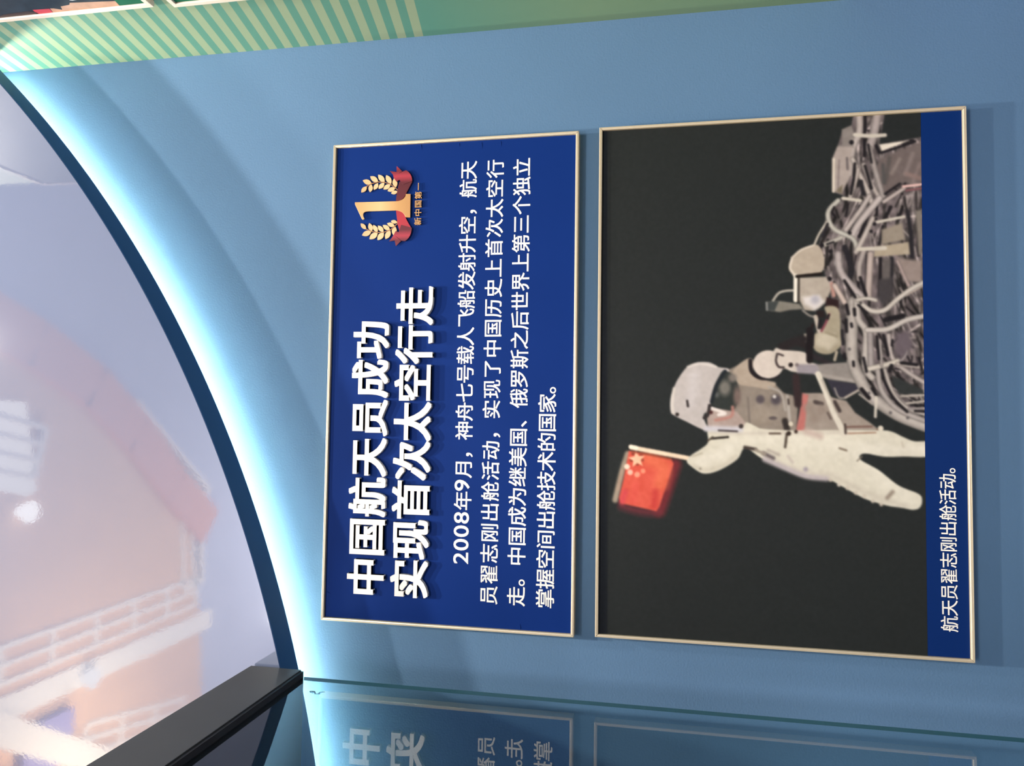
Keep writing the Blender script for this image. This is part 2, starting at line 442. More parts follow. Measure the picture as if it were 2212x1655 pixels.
# emblem: traced on the panel plane, cut from thin sheet
def EM(pts, y): return [wall_point(750 + a / 8.276, 340 + c / 8.276, y) for a, c in pts]
YE = YP - 0.004
def bez(p0, p1, p2, n=8):
    return [((1 - t) ** 2 * p0[0] + 2 * (1 - t) * t * p1[0] + t * t * p2[0], (1 - t) ** 2 * p0[1] + 2 * (1 - t) * t * p1[1] + t * t * p2[1]) for t in [i / n for i in range(n + 1)]]
def printed_tone(name, axis, lo, hi, cols, rough=0.35, spec=0.5):
    """printed colour blend along one axis"""
    m = material(name, (1, 1, 1, 1), rough, spec); nt = m.node_tree
    geo = nt.nodes.new('ShaderNodeNewGeometry'); sep = nt.nodes.new('ShaderNodeSeparateXYZ')
    nt.links.new(geo.outputs['Position'], sep.inputs[0])
    mr = nt.nodes.new('ShaderNodeMapRange'); mr.inputs['From Min'].default_value = lo; mr.inputs['From Max'].default_value = hi
    nt.links.new(sep.outputs[axis], mr.inputs['Value'])
    cr = nt.nodes.new('ShaderNodeValToRGB')
    els = cr.color_ramp.elements
    while len(els) < len(cols): els.new(0.5)
    for e, (p, c) in zip(els, cols): e.position = p; e.color = c
    nt.links.new(mr.outputs[0], cr.inputs[0]); nt.links.new(cr.outputs[0], nt.nodes['Principled BSDF'].inputs['Base Color'])
    return m
ez0, ez1 = 2.165, 2.355
M['gold'] = printed_tone('gold_print', 'Z', ez0, ez1, [(0.0, rgb(168, 117, 70)), (0.35, rgb(190, 144, 90)), (0.6, rgb(211, 178, 127)), (1.0, rgb(194, 147, 94))])
M['leaf'] = printed_tone('pale_gold_print', 'Z', ez0 + 0.05, ez1, [(0.0, rgb(206, 172, 126)), (0.5, rgb(211, 184, 141)), (1.0, rgb(194, 152, 104))])
M['ribbon'] = printed_tone('crimson_print', 'X', 0.935, 1.137, [(0.0, rgb(104, 22, 36)), (0.16, rgb(160, 40, 56)), (0.36, rgb(168, 38, 50)), (0.50, rgb(150, 34, 44)), (0.58, rgb(92, 20, 30)), (0.78, rgb(82, 18, 28)), (1.0, rgb(120, 28, 40))])
M['ribbon2'] = printed_tone('crimson_fold_print', 'X', 0.935, 1.137, [(0.0, rgb(112, 26, 40)), (0.07, rgb(92, 22, 34)), (0.13, rgb(164, 46, 62)), (0.20, rgb(92, 22, 34)), (0.80, rgb(88, 20, 32)), (0.88, rgb(166, 48, 64)), (0.95, rgb(100, 24, 36)), (1.0, rgb(150, 40, 54))])
M['goldtext'] = material('gold_letter_print', rgb(199, 152, 99), 0.4, 0.4)
M['leafstem'] = material('bronze_stem_print', rgb(151, 107, 70), 0.4, 0.4)
emx, emz = wall_point(840, 445, YP)
emb = bpy.data.objects.new('emblem', None); COL.objects.link(emb); emb.location = (emx, YP, emz); emb.empty_display_size = 0.05
attach(emb, board)
one = [(140, 805), (880, 785)] + bez((880, 785), (1000, 780), (1045, 690), 8)[1:] + [(1050, 655), (1135, 655), (1128, 1075), (1045, 1072)] \
    + bez((1045, 1072), (1010, 960), (875, 950), 8)[1:] + [(380, 965)] + bez((380, 965), (270, 970), (290, 1050), 8)[1:] + bez((290, 1050), (300, 1085), (312, 1100), 4)[1:] + [(285, 1118)] \
    + bez((285, 1118), (270, 1118), (255, 1085), 4)[1:] + [(140, 840)]
MB().prism(EM(one, YE - 0.002), YE + 0.0, YE - 0.003).build('numeral', M['gold'], emb, bevel=0.0004)
def leaf(tip, base, bulge):
    tx, ty = tip; bx, by = base; mx, my = (tx + bx) / 2, (ty + by) / 2
    nx, ny = -(ty - by), (tx - bx)
    a = bez(base, (mx + nx * bulge, my + ny * bulge), tip, 7); c = bez(tip, (mx - nx * bulge, my - ny * bulge), base, 7)
    return a[:-1] + c[:-1]
up = [((278, 412), (440, 470)), ((412, 340), (555, 440)), ((555, 310), (668, 445)), ((698, 318), (785, 475)), ((838, 378), (870, 540)),
      ((252, 628), (350, 520)), ((408, 625), (430, 480)), ((478, 582), (550, 460)), ((562, 562), (665, 455)), ((648, 572), (775, 485)), ((722, 602), (862, 545)), ((785, 645), (905, 610))]
lo = [((265, 1395), (432, 1325)), ((398, 1462), (545, 1345)), ((542, 1480), (655, 1340)), ((685, 1462), (768, 1305)), ((828, 1395), (855, 1230)),
      ((242, 1182), (338, 1285)), ((395, 1175), (440, 1325)), ((468, 1208), (540, 1340)), ((550, 1220), (650, 1335)), ((636, 1212), (765, 1300)), ((712, 1180), (850, 1230)), ((780, 1140), (900, 1165))]
def branch(leaves, stem):
    mb = MB()
    for t_, b_ in leaves:
        mb.prism(EM(leaf(t_, b_, 0.52), YE), YE + 0.002, YE - 0.0005)
    br = mb.build('laurel_branch', M['leaf'], emb)
    st = MB()
    for p, q in zip(stem[:-1], stem[1:]):
        d = Vector((q[0] - p[0], q[1] - p[1])).normalized() * 7; nrm = (-d.y, d.x)
        st.prism(EM([(p[0] + nrm[0], p[1] + nrm[1]), (q[0] + nrm[0], q[1] + nrm[1]), (q[0] - nrm[0], q[1] - nrm[1]), (p[0] - nrm[0], p[1] - nrm[1])], YE), YE + 0.001, YE - 0.001)
    st.build('laurel_stem', M['leafstem'], emb)
branch(up, [(340, 525), (440, 470), (555, 440), (670, 447), (775, 483), (862, 548), (905, 585)])
branch(lo, [(335, 1280), (432, 1325), (545, 1345), (655, 1340), (768, 1300), (852, 1232), (905, 1180)])
rb = MB()
rb.prism(EM(bez((935, 445), (890, 600), (875, 785), 6) + bez((935, 780), (1010, 760), (1060, 640), 6) + bez((1060, 640), (1110, 540), (1165, 440), 6) + [(960, 430)], YE), YE + 0.001, YE - 0.0015)
rb.prism(EM([(875, 948), (950, 950)] + bez((950, 950), (1020, 975), (1045, 1080), 6) + bez((1045, 1080), (1100, 1190), (1150, 1265), 6) + [(940, 1325), (905, 1200)], YE), YE + 0.001, YE - 0.0015)
rb.build('ribbon', M['ribbon'], emb)
F_UP = [(868, 325), (990, 262), (1060, 235)] + bez((1060, 235), (1165, 300), (1168, 430), 6)[1:] + [(1010, 490), (985, 480), (940, 405), (900, 430)]
F_LO = [(970, 1212), (1160, 1265)] + bez((1160, 1265), (1150, 1430), (1040, 1500), 6)[1:] + [(975, 1495), (860, 1400), (925, 1345)]
E_UP = [(762, 245), (885, 265), (888, 158), (985, 250), (868, 325), (915, 420), (880, 435), (835, 370), (820, 310)]
E_LO = [(748, 1505), (850, 1488), (872, 1588), (965, 1495), (860, 1405), (925, 1340), (868, 1318), (828, 1395), (800, 1440)]
for pts_ in (F_UP, F_LO): MB().prism(EM(pts_, YE), YE - 0.0005, YE - 0.0025).build('ribbon_fold', M['ribbon2'], emb)
for pts_ in (E_UP, E_LO): MB().prism(EM(pts_, YE), YE + 0.0005, YE - 0.001).build('ribbon_end', M['ribbon2'], emb)
mb = MB()
ax, az = wall_point(750 + 1325 / 8.276, 340 + 1208 / 8.276, YE); bx, bz_ = wall_point(750 + 1290 / 8.276, 340 + 460 / 8.276, YE)
em_ = 0.0198; xs = ax
for i, ch in enumerate('新中国第一'):
    place_glyph(mb, ch, ax + (bx - ax - 0.92 * em_) * i / 4.0 - 0.05 * em_, az + 0.09 * em_, YE, em_ * 1.02, em_ * 0.98, 0.010, 0.06, em_)
mesh_obj('emblem_lettering', mb.v, mb.f, M['goldtext'], emb)
# small creases where the print is tucked under the frame
for (a, c) in [((909, 311), (912, 325)), ((992, 309), (993, 318)), ((1040, 306), (1042, 324)), ((1081, 304), (1083, 318)), ((1124, 1360), (1123, 1346)), ((706, 1278), (716, 1283))]:
    p, q = wall_point(*a, YP), wall_point(*c, YP)
    dx, dz = q[0] - p[0], q[1] - p[1]; L = math.hypot(dx, dz); nx, nz = -dz / L * 0.0012, dx / L * 0.0012
    v = [(p[0] + nx, YP, p[1] + nz), (p[0] - nx, YP, p[1] - nz), (q[0], YP, q[1]), ((p[0] * 0.7 + q[0] * 0.3), YP - 0.0014, (p[1] * 0.7 + q[1] * 0.3))]
    mb = MB(); mb.add(v, [(0, 3, 2), (3, 1, 2), (0, 1, 3)]); mb.build('crease', M['panel'], board)

# ---- picture board
PX0, PX1, PZ0, PZ1 = 0.0045, 1.2072, 0.9286, 1.7301
ZC = 1.0192                                              # top of the blue caption strip
pic = thing('picture_board', ((PX0 + PX1) / 2, 0, PZ0), 'framed printed photograph of an astronaut waving a red flag, with blue caption strip below', 'picture')
frame_rails(pic, PX0, PX1, PZ0, PZ1, 0.0, YF)
MB().box((PX0 + 0.004, -0.003, PZ0 + 0.004), (PX1 - 0.004, YP + 0.001, PZ1 - 0.004)).build('backing_board', M['char'], pic)
MB().box((PX0 + 0.004, YP + 0.0012, PZ0 + 0.004), (PX1 - 0.004, YP, ZC)).build('caption_strip', M['caption'], pic)
print_line('caption_lettering', '航天员翟志刚出舱活动。', 0.0660, 0.4138, 0.9617, 0.0362, (0.008, 0.006), pic, YP - 0.0004, 'ink', wide=0.955)

# the printed photograph: colours drawn onto a fine grid on the print plane
NX, NZ = 620, 366
gx = np.linspace(PX0 + 0.004, PX1 - 0.004, NX); gz = np.linspace(ZC, PZ1 - 0.004, NZ)
GX, GZ = np.meshgrid(gx, gz)
U, V = to_photo(GX, np.full_like(GX, YP), GZ)           # drawing coordinates on the print
IMG = np.zeros(GX.shape + (3,)); IMG[:] = (35, 38, 38)
rng = np.random.default_rng(7)
def smooth_noise(n):
    a = rng.random((n, int(n * 1.7)))
    yi = np.linspace(0, a.shape[0] - 1.001, NZ); xi = np.linspace(0, a.shape[1] - 1.001, NX)
    y0 = yi.astype(int); x0 = xi.astype(int); fy = (yi - y0)[:, None]; fx = (xi - x0)[None]
    A = a[y0][:, x0]; B = a[y0][:, x0 + 1]; Cc = a[y0 + 1][:, x0]; D = a[y0 + 1][:, x0 + 1]
    return (A * (1 - fx) + B * fx) * (1 - fy) + (Cc * (1 - fx) + D * fx) * fy
def blend(mask, col, alpha=1.0, sl=None):
    t = IMG if sl is None else IMG[sl]
    t += (np.asarray(col, float) - t) * (mask * alpha)[..., None]
def bbox(pts, pad):
    p = np.asarray(pts); m = (U > p[:, 0].min() - pad) & (U < p[:, 0].max() + pad) & (V > p[:, 1].min() - pad) & (V < p[:, 1].max() + pad)
    r = np.where(m.any(1))[0]; c = np.where(m.any(0))[0]
    if len(r) == 0 or len(c) == 0: return None
    return (slice(r[0], r[-1] + 1), slice(c[0], c[-1] + 1))
def seg_dist(u, v, p, q):
    dx, dy = q[0] - p[0], q[1] - p[1]; L = dx * dx + dy * dy + 1e-9
    t = np.clip(((u - p[0]) * dx + (v - p[1]) * dy) / L, 0, 1)
    return np.hypot(u - p[0] - t * dx, v - p[1] - t * dy)
def poly(pts, col, soft=1.2, alpha=1.0):
    sl = bbox(pts, soft * 3)
    if sl is None: return
    u, v = U[sl], V[sl]; ins = np.zeros(u.shape, bool); dist = np.full(u.shape, 1e9)
    for i in range(len(pts)):
        p, q = pts[i], pts[(i + 1) % len(pts)]
        if p[1] != q[1]:
            c = ((p[1] > v) != (q[1] > v)) & (u < (q[0] - p[0]) * (v - p[1]) / (q[1] - p[1]) + p[0]); ins ^= c
        dist = np.minimum(dist, seg_dist(u, v, p, q))
    sd = np.where(ins, dist, -dist)
    blend(np.clip(sd / (2 * soft) + 0.5, 0, 1), col, alpha, sl)
def catmull(pts, n=6):
    if len(pts) < 3: return pts
    P = [pts[0]] + list(pts) + [pts[-1]]; out = []
    for i in range(1, len(P) - 2):
        for k in range(n):
            t = k / n; a, b_, c, d = (np.array(P[i + j - 1], float) for j in range(4))
            out.append(tuple(0.5 * ((2 * b_) + (c - a) * t + (2 * a - 5 * b_ + 4 * c - d) * t * t + (3 * b_ - a - 3 * c + d) * t ** 3)))
    out.append(tuple(pts[-1])); return out
def spoly(pts, col, soft=1.2, alpha=1.0, n=5):
    P = [np.array(p, float) for p in pts]; m = len(P); out = []
    for i in range(m):
        a, b_, c, d = P[i - 1], P[i], P[(i + 1) % m], P[(i + 2) % m]
        for k in range(n):
            t = k / n
            out.append(tuple(0.5 * ((2 * b_) + (c - a) * t + (2 * a - 5 * b_ + 4 * c - d) * t * t + (3 * b_ - a - 3 * c + d) * t ** 3)))
    poly(out, col, soft, alpha)
def stroke(pts, w, col, soft=1.2, alpha=1.0, rnd=False):
    pts = catmull(pts); sl = bbox(pts, w / 2 + soft * 3)
    if sl is None: return
    u, v = U[sl], V[sl]; dist = np.full(u.shape, 1e9)
    for p, q in zip(pts[:-1], pts[1:]): dist = np.minimum(dist, seg_dist(u, v, p, q))
    m = np.clip((w / 2 - dist) / (2 * soft) + 0.5, 0, 1)
    c = np.asarray(col, float)
    if rnd:                                             # a printed tube: lighter along its middle
        k = np.clip(dist / (w / 2 + 1e-6), 0, 1)[..., None]
        c = c * (1.10 - 0.42 * k ** 2)
        t = IMG[sl]; t += (c - t) * (m * alpha)[..., None]
    else: blend(m, c, alpha, sl)
def dot(p, r, col, soft=1.0, ry=None):
    sl = bbox([p], max(r, ry or r) + soft * 3)
    if sl is None: return
    d = np.hypot((U[sl] - p[0]) / r, (V[sl] - p[1]) / (ry or r)) - 1
    blend(np.clip(-d * r / (2 * soft) + 0.5, 0, 1), col, 1, sl)
def TA(p): return [(1300 + a / 3.009, 700 + c / 3.009) for a, c in p]
def TB(p): return [(1600 + a / 4.1375, 240 + c / 4.1375) for a, c in p]
def TC(p): return [(1600 + a / 4.729, 600 + c / 4.729) for a, c in p]
def TF(p): return [(1300 + a / 7.523, 930 + c / 7.523) for a, c in p]
DK = (28, 25, 28); DK2 = (36, 34, 38)
# dark strip at the top of the picture
blend(np.clip((1313 - U) / 3, 0, 1), (23, 27, 33))
# --- bundle of hatch cables and padding
mass = [(1846, 236), (1913, 236), (1901, 300), (1899, 312), (2010, 293), (2010, 936), (1995, 930), (1938, 904), (1896, 881), (1864, 854), (1849, 839), (1862, 828), (1850, 800),
        (1843, 786), (1815, 762), (1818, 720), (1816, 685), (1795, 642), (1784, 600), (1779, 578), (1769, 530), (1784, 470), (1808, 431), (1825, 424), (1798, 414), (1797, 344), (1810, 315), (1820, 280), (1839, 271)]
poly(mass, (104, 95, 96), 1.6)
_b = IMG.copy(); _m = np.abs(IMG - np.array((104, 95, 96))).sum(-1) < 6
G1 = np.array([(1872, 236), (1850, 330), (1838, 420), (1800, 520), (1820, 640), (1862, 760), (1895, 850), (1990, 925)], float)
G2 = np.array([(1912, 236), (1935, 330), (1930, 420), (1900, 520), (1925, 640), (1950, 740), (1975, 820), (2004, 870)], float)
def guide(t, w):
    t = np.clip(t, 0, 0.999) * 7; k = int(t); f_ = t - k
    a = G1[k] * (1 - f_) + G1[k + 1] * f_; c = G2[k] * (1 - f_) + G2[k + 1] * f_
    return tuple(a * (1 - w) + c * w)
for k in range(230):
    t0 = rng.random(); w0 = -0.35 + 2.1 * rng.random(); dt = 0.05 + 0.11 * rng.random(); dw = (rng.random() - 0.5) * 0.7
    pts_ = [guide(t0 + dt * i / 3, w0 + dw * i / 3 + 0.04 * (rng.random() - 0.5)) for i in range(4)]
    g_ = 60 + 104 * rng.random() if k % 3 else 34
    stroke(pts_, 3.0 + 5.0 * rng.random(), (g_ * 1.04, g_ * 0.97, g_ * 0.96), 1.4, 0.9, rnd=(k % 3 != 0))
for k in range(70):
    t0 = rng.random(); w0 = 0.2 + 1.5 * rng.random(); p_ = np.array(guide(t0, w0)); an = rng.random() * 6.28
    q_ = p_ + np.array((math.cos(an), math.sin(an))) * (10 + 22 * rng.random())
    stroke([tuple(p_), tuple(q_)], 2.2 + 2.5 * rng.random(), (DK if k % 2 else (170, 160, 156)), 1.2, 0.85)
IMG[_m] = (IMG * (0.62 + 0.62 * smooth_noise(64))[..., None])[_m]
IMG[~_m] = _b[~_m]
poly(TB([(1250, 420), (1640, 260), (1640, 640), (1440, 640), (1260, 760), (1190, 560)]), (104, 94, 92), 3)
IMG[_m] = 104 * (np.clip(IMG, 1, 255)[_m] / 104) ** 1.12
for (a, c, w, col) in [((1330, 420), (1290, 640), 40, (84, 78, 76)), ((1420, 430), (1350, 560), 30, (128, 116, 112)), ((1540, 380), (1470, 560), 36, (124, 112, 110)), ((1600, 470), (1540, 640), 30, (122, 108, 106)), ((1270, 480), (1280, 640), 30, (76, 74, 74)), ((1480, 560), (1600, 600), 36, (128, 108, 104))]:
    stroke(TB([a, c]), w / 4.14, col, 3)
poly(TB([(1240, 300), (1500, 265), (1260, 358)]), (216, 206, 192), 1.5)
stroke(TB([(1260, 372), (1480, 300), (1560, 270)]), 5, DK, 1.5)
stroke(TB([(1060, 40), (1060, 190), (1000, 330), (970, 560)]), 16, (160, 150, 146), rnd=True)
stroke(TB([(1220, 40), (1190, 200), (1150, 330)]), 20, (150, 140, 138), rnd=True)
stroke(TB([(1150, 330), (1200, 520), (1270, 760)]), 12, (142, 133, 130), rnd=True)
poly(TB([(905, 165), (990, 130), (1010, 190), (1010, 330), (870, 330), (870, 305), (905, 300)]), (128, 120, 116), 2)
poly(TB([(818, 430), (862, 320), (1000, 320), (970, 600), (905, 735), (820, 720)]), (160, 148, 142), 2)
stroke(TB([(832, 430), (828, 720)]), 5, (206, 195, 180)); stroke(TB([(880, 440), (870, 690)]), 4, (130, 118, 116)); stroke(TB([(950, 420), (955, 520)]), 5, (100, 92, 92))
poly(TB([(870, 690), (910, 660), (905, 740), (850, 720)]), (110, 100, 84), 2)
stroke(TB([(1000, 430), (1060, 560), (1130, 700), (1180, 850)]), 11, (166, 156, 150), rnd=True)
stroke(TB([(1050, 520), (1020, 640), (980, 760)]), 10, (158, 148, 142), rnd=True)
stroke(TB([(1100, 480), (1150, 620), (1230, 760)]), 10, (160, 150, 145), rnd=True)
for p, w in [([(1112, 40), (1110, 190)], 7), ([(1105, 260), (1108, 400)], 7), ([(1020, 470), (1010, 600), (985, 740)], 6), ([(1110, 490), (1170, 690)], 6), ([(1140, 300), (1170, 460)], 5),
             ([(1075, 630), (1095, 740)], 9), ([(1290, 740), (1420, 650)], 5), ([(960, 830), (940, 940)], 5), ([(1065, 850), (1000, 1010)], 7), ([(1220, 800), (1215, 930)], 6),
             ([(1160, 850), (1110, 1000), (1060, 1120)], 8), ([(1340, 860), (1290, 960)], 8), ([(1490, 900), (1520, 1100), (1530, 1330)], 9), ([(1270, 1030), (1240, 1190)], 6),
             ([(1130, 1290), (1120, 1600)], 6), ([(1250, 1320), (1240, 1640)], 8), ([(1350, 1320), (1340, 1640)], 9), ([(930, 1220), (990, 1400), (975, 1480)], 13),
             ([(880, 1400), (940, 1540), (1020, 1640)], 6), ([(1040, 1440), (1060, 1620)], 6), ([(1210, 310), (1240, 370)], 7), ([(1580, 900), (1590, 1290)], 7), ([(1440, 880), (1410, 960)], 8)]:
    stroke(TB(p), w, DK if w < 9 else DK2, 1.5)
poly(TB([(1200, 1212), (1500, 1170), (1512, 1280), (1190, 1302)]), (164, 151, 132), 2)
poly(TB([(1260, 1060), (1440, 1000), (1470, 1150), (1260, 1195)]), (142, 131, 118), 3)
poly(TB([(1390, 1310), (1620, 1340), (1620, 1540), (1480, 1520)]), (140, 126, 120), 4)
poly(TB([(1270, 1320), (1340, 1330), (1330, 1650), (1260, 1650)]), (92, 86, 84), 3)
poly(TB([(1560, 890), (1620, 880), (1620, 1280), (1590, 1290)]), (120, 112, 104), 3)
for p, w, c in [([(1240, 780), (1060, 1000), (1000, 1110)], 15, (168, 158, 155)), ([(1150, 760), (1060, 900), (940, 1060)], 11, (162, 152, 148)), ([(1280, 810), (1460, 690)], 9, (160, 148, 144)),
                ([(870, 800), (780, 910), (830, 1050), (1000, 1140), (1040, 1250)], 11, (164, 160, 152)), ([(770, 990), (700, 1100), (660, 1190)], 5, (176, 168, 156)),
                ([(1180, 960), (1090, 1150), (1030, 1260)], 11, (166, 156, 150)), ([(1160, 1280), (1150, 1450), (1140, 1660)], 15, (164, 150, 144)), ([(870, 1280), (900, 1450), (1080, 1660)], 16, (158, 148, 146)),
                ([(1100, 1250), (1060, 1380), (1060, 1500)], 12, (150, 140, 136)), ([(1450, 675), (1620, 655)], 6, (206, 170, 164)), ([(1480, 710), (1620, 690)], 5, (120, 80, 84)),
                ([(740, 1200), (900, 1130)], 10, (160, 154, 146)), ([(1400, 1340), (1500, 1560)], 8, (150, 134, 130)), ([(1480, 1640), (1620, 1560)], 8, (164, 150, 142))]:
    stroke(TB(p), w, c, rnd=True)
for p, w in [([(1020, 212), (1150, 222), (1290, 215)], 8), ([(915, 780), (1070, 800)], 7), ([(1050, 1235), (1290, 1225)], 8), ([(1220, 992), (1460, 945)], 6)]:
    stroke(TB(p), w, (192, 184, 172))
for p, r in [((990, 280), 5), ((725, 1200), 5), ((735, 1292), 4), ((805, 1255), 4.5), ((1195, 1010), 4), ((975, 1090), 4), ((1210, 965), 3), ((1165, 1075), 3.5), ((795, 1500), 5)]:
    dot(TB([p])[0], r, DK)
stroke(TB([(835, 860), (815, 905), (840, 935)]), 5, DK); stroke(TB([(775, 1010), (730, 1120)]), 6, DK2); stroke(TB([(770, 1190), (830, 1170)]), 4, DK)
# --- second figure leaning out of the hatch
stroke(TC([(330, 235), (380, 165), (440, 138), (530, 130)]), 5, (168, 162, 152))
poly(TC([(258, 250), (400, 238), (600, 268), (640, 320), (500, 330), (400, 352), (268, 332)]), (122, 117, 108), 2)
poly(TC([(258, 250), (390, 240), (345, 340), (265, 332)]), (58, 62, 62), 2)
stroke(TC([(265, 255), (268, 330)]), 4, (132, 132, 130))
spoly(TB([(650, 1198), (540, 1240), (460, 1310), (432, 1400), (455, 1450), (500, 1480), (720, 1440), (745, 1300), (700, 1208)]), (172, 159, 144), 1.6)
stroke(TB([(460, 1310), (440, 1400), (470, 1450)]), 5, (206, 194, 180)); stroke(TB([(650, 1200), (540, 1240), (470, 1300)]), 4, (206, 194, 180))
poly(TC([(600, 0), (870, -10), (930, 100), (880, 230), (800, 310), (735, 340), (650, 330), (600, 230)]), (168, 157, 145), 2)
poly(TC([(690, 190), (800, 180), (862, 250), (760, 335), (650, 270), (630, 200)]), (206, 199, 196), 4)
dot(TC([(760, 225)])[0], 9, (172, 168, 176), 5)
stroke(TC([(562, -20), (560, 230)]), 9, (228, 221, 208)); stroke(TC([(592, -10), (588, 245)]), 4, (52, 44, 38))
stroke(TB([(500, 1478), (720, 1455)]), 6.5, (26, 20, 18))
poly(TC([(878, 200), (1000, 232), (1005, 390), (965, 300), (862, 295)]), (42, 27, 28), 1.5)
stroke(TC([(930, 60), (950, 180)]), 8, (170, 130, 120)); stroke(TC([(960, 80), (1060, 250)]), 12, (176, 160, 152), rnd=True)
stroke(TC([(635, 335), (700, 385), (760, 402)]), 5, (120, 115, 110))
spoly(TC([(860, 300), (1000, 322), (1022, 600), (1022, 700), (900, 782), (760, 742), (735, 600), (820, 540), (890, 420)]), (158, 148, 128), 2)
poly(TC([(780, 570), (960, 570), (1000, 650), (900, 735), (760, 690)]), (184, 174, 156), 5)
stroke(TC([(870, 560), (980, 600)]), 5, (140, 130, 110), 2.5)
poly(TC([(770, 340), (852, 338), (862, 400), (780, 412)]), (36, 28, 28), 1.2)
stroke(TC([(765, 400), (800, 545)]), 9, (176, 164, 152)); stroke(TC([(905, 375), (870, 460), (825, 545)]), 5, (122, 66, 76)); stroke(TC([(810, 440), (800, 510)]), 7, DK); stroke(TC([(900, 380), (890, 420)]), 5, DK)
stroke(TC([(1035, 540), (1045, 680)]), 6, DK2)
poly(TC([(648, 575), (720, 560), (722, 690), (650, 682)]), (192, 182, 166), 1.5)
stroke(TC([(735, 480), (700, 600)]), 6, (34, 24, 24)); stroke(TC([(740, 560), (735, 690)]), 6, DK)
stroke(TC([(420, 700), (560, 660), (680, 700)]), 14, (36, 30, 31), 3); stroke(TC([(700, 680), (695, 840)]), 14, (26, 23, 26))
stroke(TC([(740, 800), (850, 850), (940, 900)]), 11, (42, 37, 40))
stroke(TC([(980, 760), (960, 840)]), 6, (170, 158, 140)); dot(TC([(1060, 800)])[0], 5, DK)
# --- hand rail bracket and pole
poly(TC([(880, 1040), (1230, 1095), (1190, 1150), (1080, 1225), (960, 1205)]), (50, 48, 58), 1.5)
stroke(TC([(960, 1130), (1000, 1220), (1060, 1230)]), 4, (130, 124, 120)); stroke(TC([(1070, 1225), (1220, 1140)]), 5, (170, 160, 150))
poly(TC([(740, 890), (1140, 860), (1210, 920), (1236, 1085), (900, 1040), (740, 980)]), (136, 129, 124), 2)
stroke(TC([(800, 990), (1180, 1060)]), 7, (154, 146, 140), 2)
# --- cables lower right
poly(TC([(1550, 1000), (1870, 1150), (1870, 1190), (1620, 1190), (1560, 1090)]), (46, 49, 49), 2)
for p, w, c in [([(1150, 250), (1135, 800), (1230, 1060), (1340, 1220), (1600, 1400), (1900, 1520)], 26, (160, 152, 146)), ([(1180, 200), (1200, 420), (1280, 560), (1270, 900), (1340, 1020)], 15, (164, 156, 150)),
                ([(1400, 940), (1440, 1150), (1600, 1340), (1880, 1460)], 12, (150, 142, 138)), ([(1470, 940), (1560, 1180), (1700, 1330), (1900, 1400)], 9, (156, 148, 142)),
                ([(1320, 560), (1330, 900)], 14, (142, 134, 132)), ([(1640, 1210), (1890, 1200)], 6, (158, 150, 142)), ([(1690, 1285), (1890, 1260)], 6, (156, 148, 140)), ([(1720, 1340), (1890, 1335)], 6, (140, 132, 130)),
                ([(1510, 590), (1550, 820), (1700, 960), (1890, 1080)], 10, (160, 150, 146)), ([(1310, 932), (1500, 885), (1610, 850)], 12, (180, 172, 162)), ([(1685, 690), (1690, 780), (1610, 880)], 6, (158, 150, 146)),
                ([(1190, 230), (1280, 210), (1380, 230)], 9, (172, 164, 156)), ([(1250, 280), (1340, 340), (1470, 330), (1600, 220), (1750, 110), (1890, 40)], 11, (176, 168, 160)),
                ([(1290, 535), (1500, 525), (1700, 430), (1890, 390)], 12, (174, 166, 160)), ([(1600, 880), (1750, 900), (1890, 920)], 9, (160, 150, 144)), ([(1420, 640), (1440, 900)], 7, (144, 136, 132))]:
    stroke(TC(p), w, c, rnd=True)
for p, w in [([(1390, 600), (1412, 830)], 6), ([(1460, 590), (1505, 790)], 7), ([(1440, 940), (1470, 1060), (1560, 1230), (1700, 1370)], 6), ([(1480, 430), (1660, 390)], 11), ([(1640, 870), (1800, 890)], 7),
             ([(1080, 280), (1100, 370)], 7), ([(1160, 320), (1165, 380)], 7), ([(1075, 430), (1082, 550)], 7), ([(1130, 470), (1135, 500)], 6), ([(1255, 820), (1285, 960)], 6), ([(1340, 1130), (1390, 1210)], 6),
             ([(1235, 1140), (1310, 1230)], 9), ([(1740, 1302), (1890, 1300)], 4), ([(1780, 1362), (1890, 1370)], 5), ([(1060, 30), (1170, 200)], 6), ([(1220, 0), (1280, 180)], 7), ([(1550, 640), (1545, 690)], 6),
             ([(1150, 860), (1155, 900)], 6), ([(1820, 820), (1850, 930)], 6), ([(1200, 280), (1290, 360)], 5), ([(1540, 900), (1520, 950)], 9), ([(1060, 780), (1070, 830)], 7)]:
    stroke(TC(p), w, DK, 1.4)
poly(TC([(1400, 20), (1550, 0), (1560, 200), (1440, 280), (1400, 200)]), (62, 58, 60), 4)
poly(TC([(1590, 560), (1720, 540), (1760, 700), (1640, 840), (1570, 760)]), (96, 86, 92), 6)
for p in [(1110, 730), (1530, 1380), (1705, 1432), (1310, 1180)]: dot(TC([p])[0], 3, (80, 76, 78), 2)
stroke(TC([(1385, 1220), (1375, 1420)]), 6, (196, 188, 176)); stroke(TC([(1210, 1190), (1340, 1290)]), 4, (150, 142, 136))
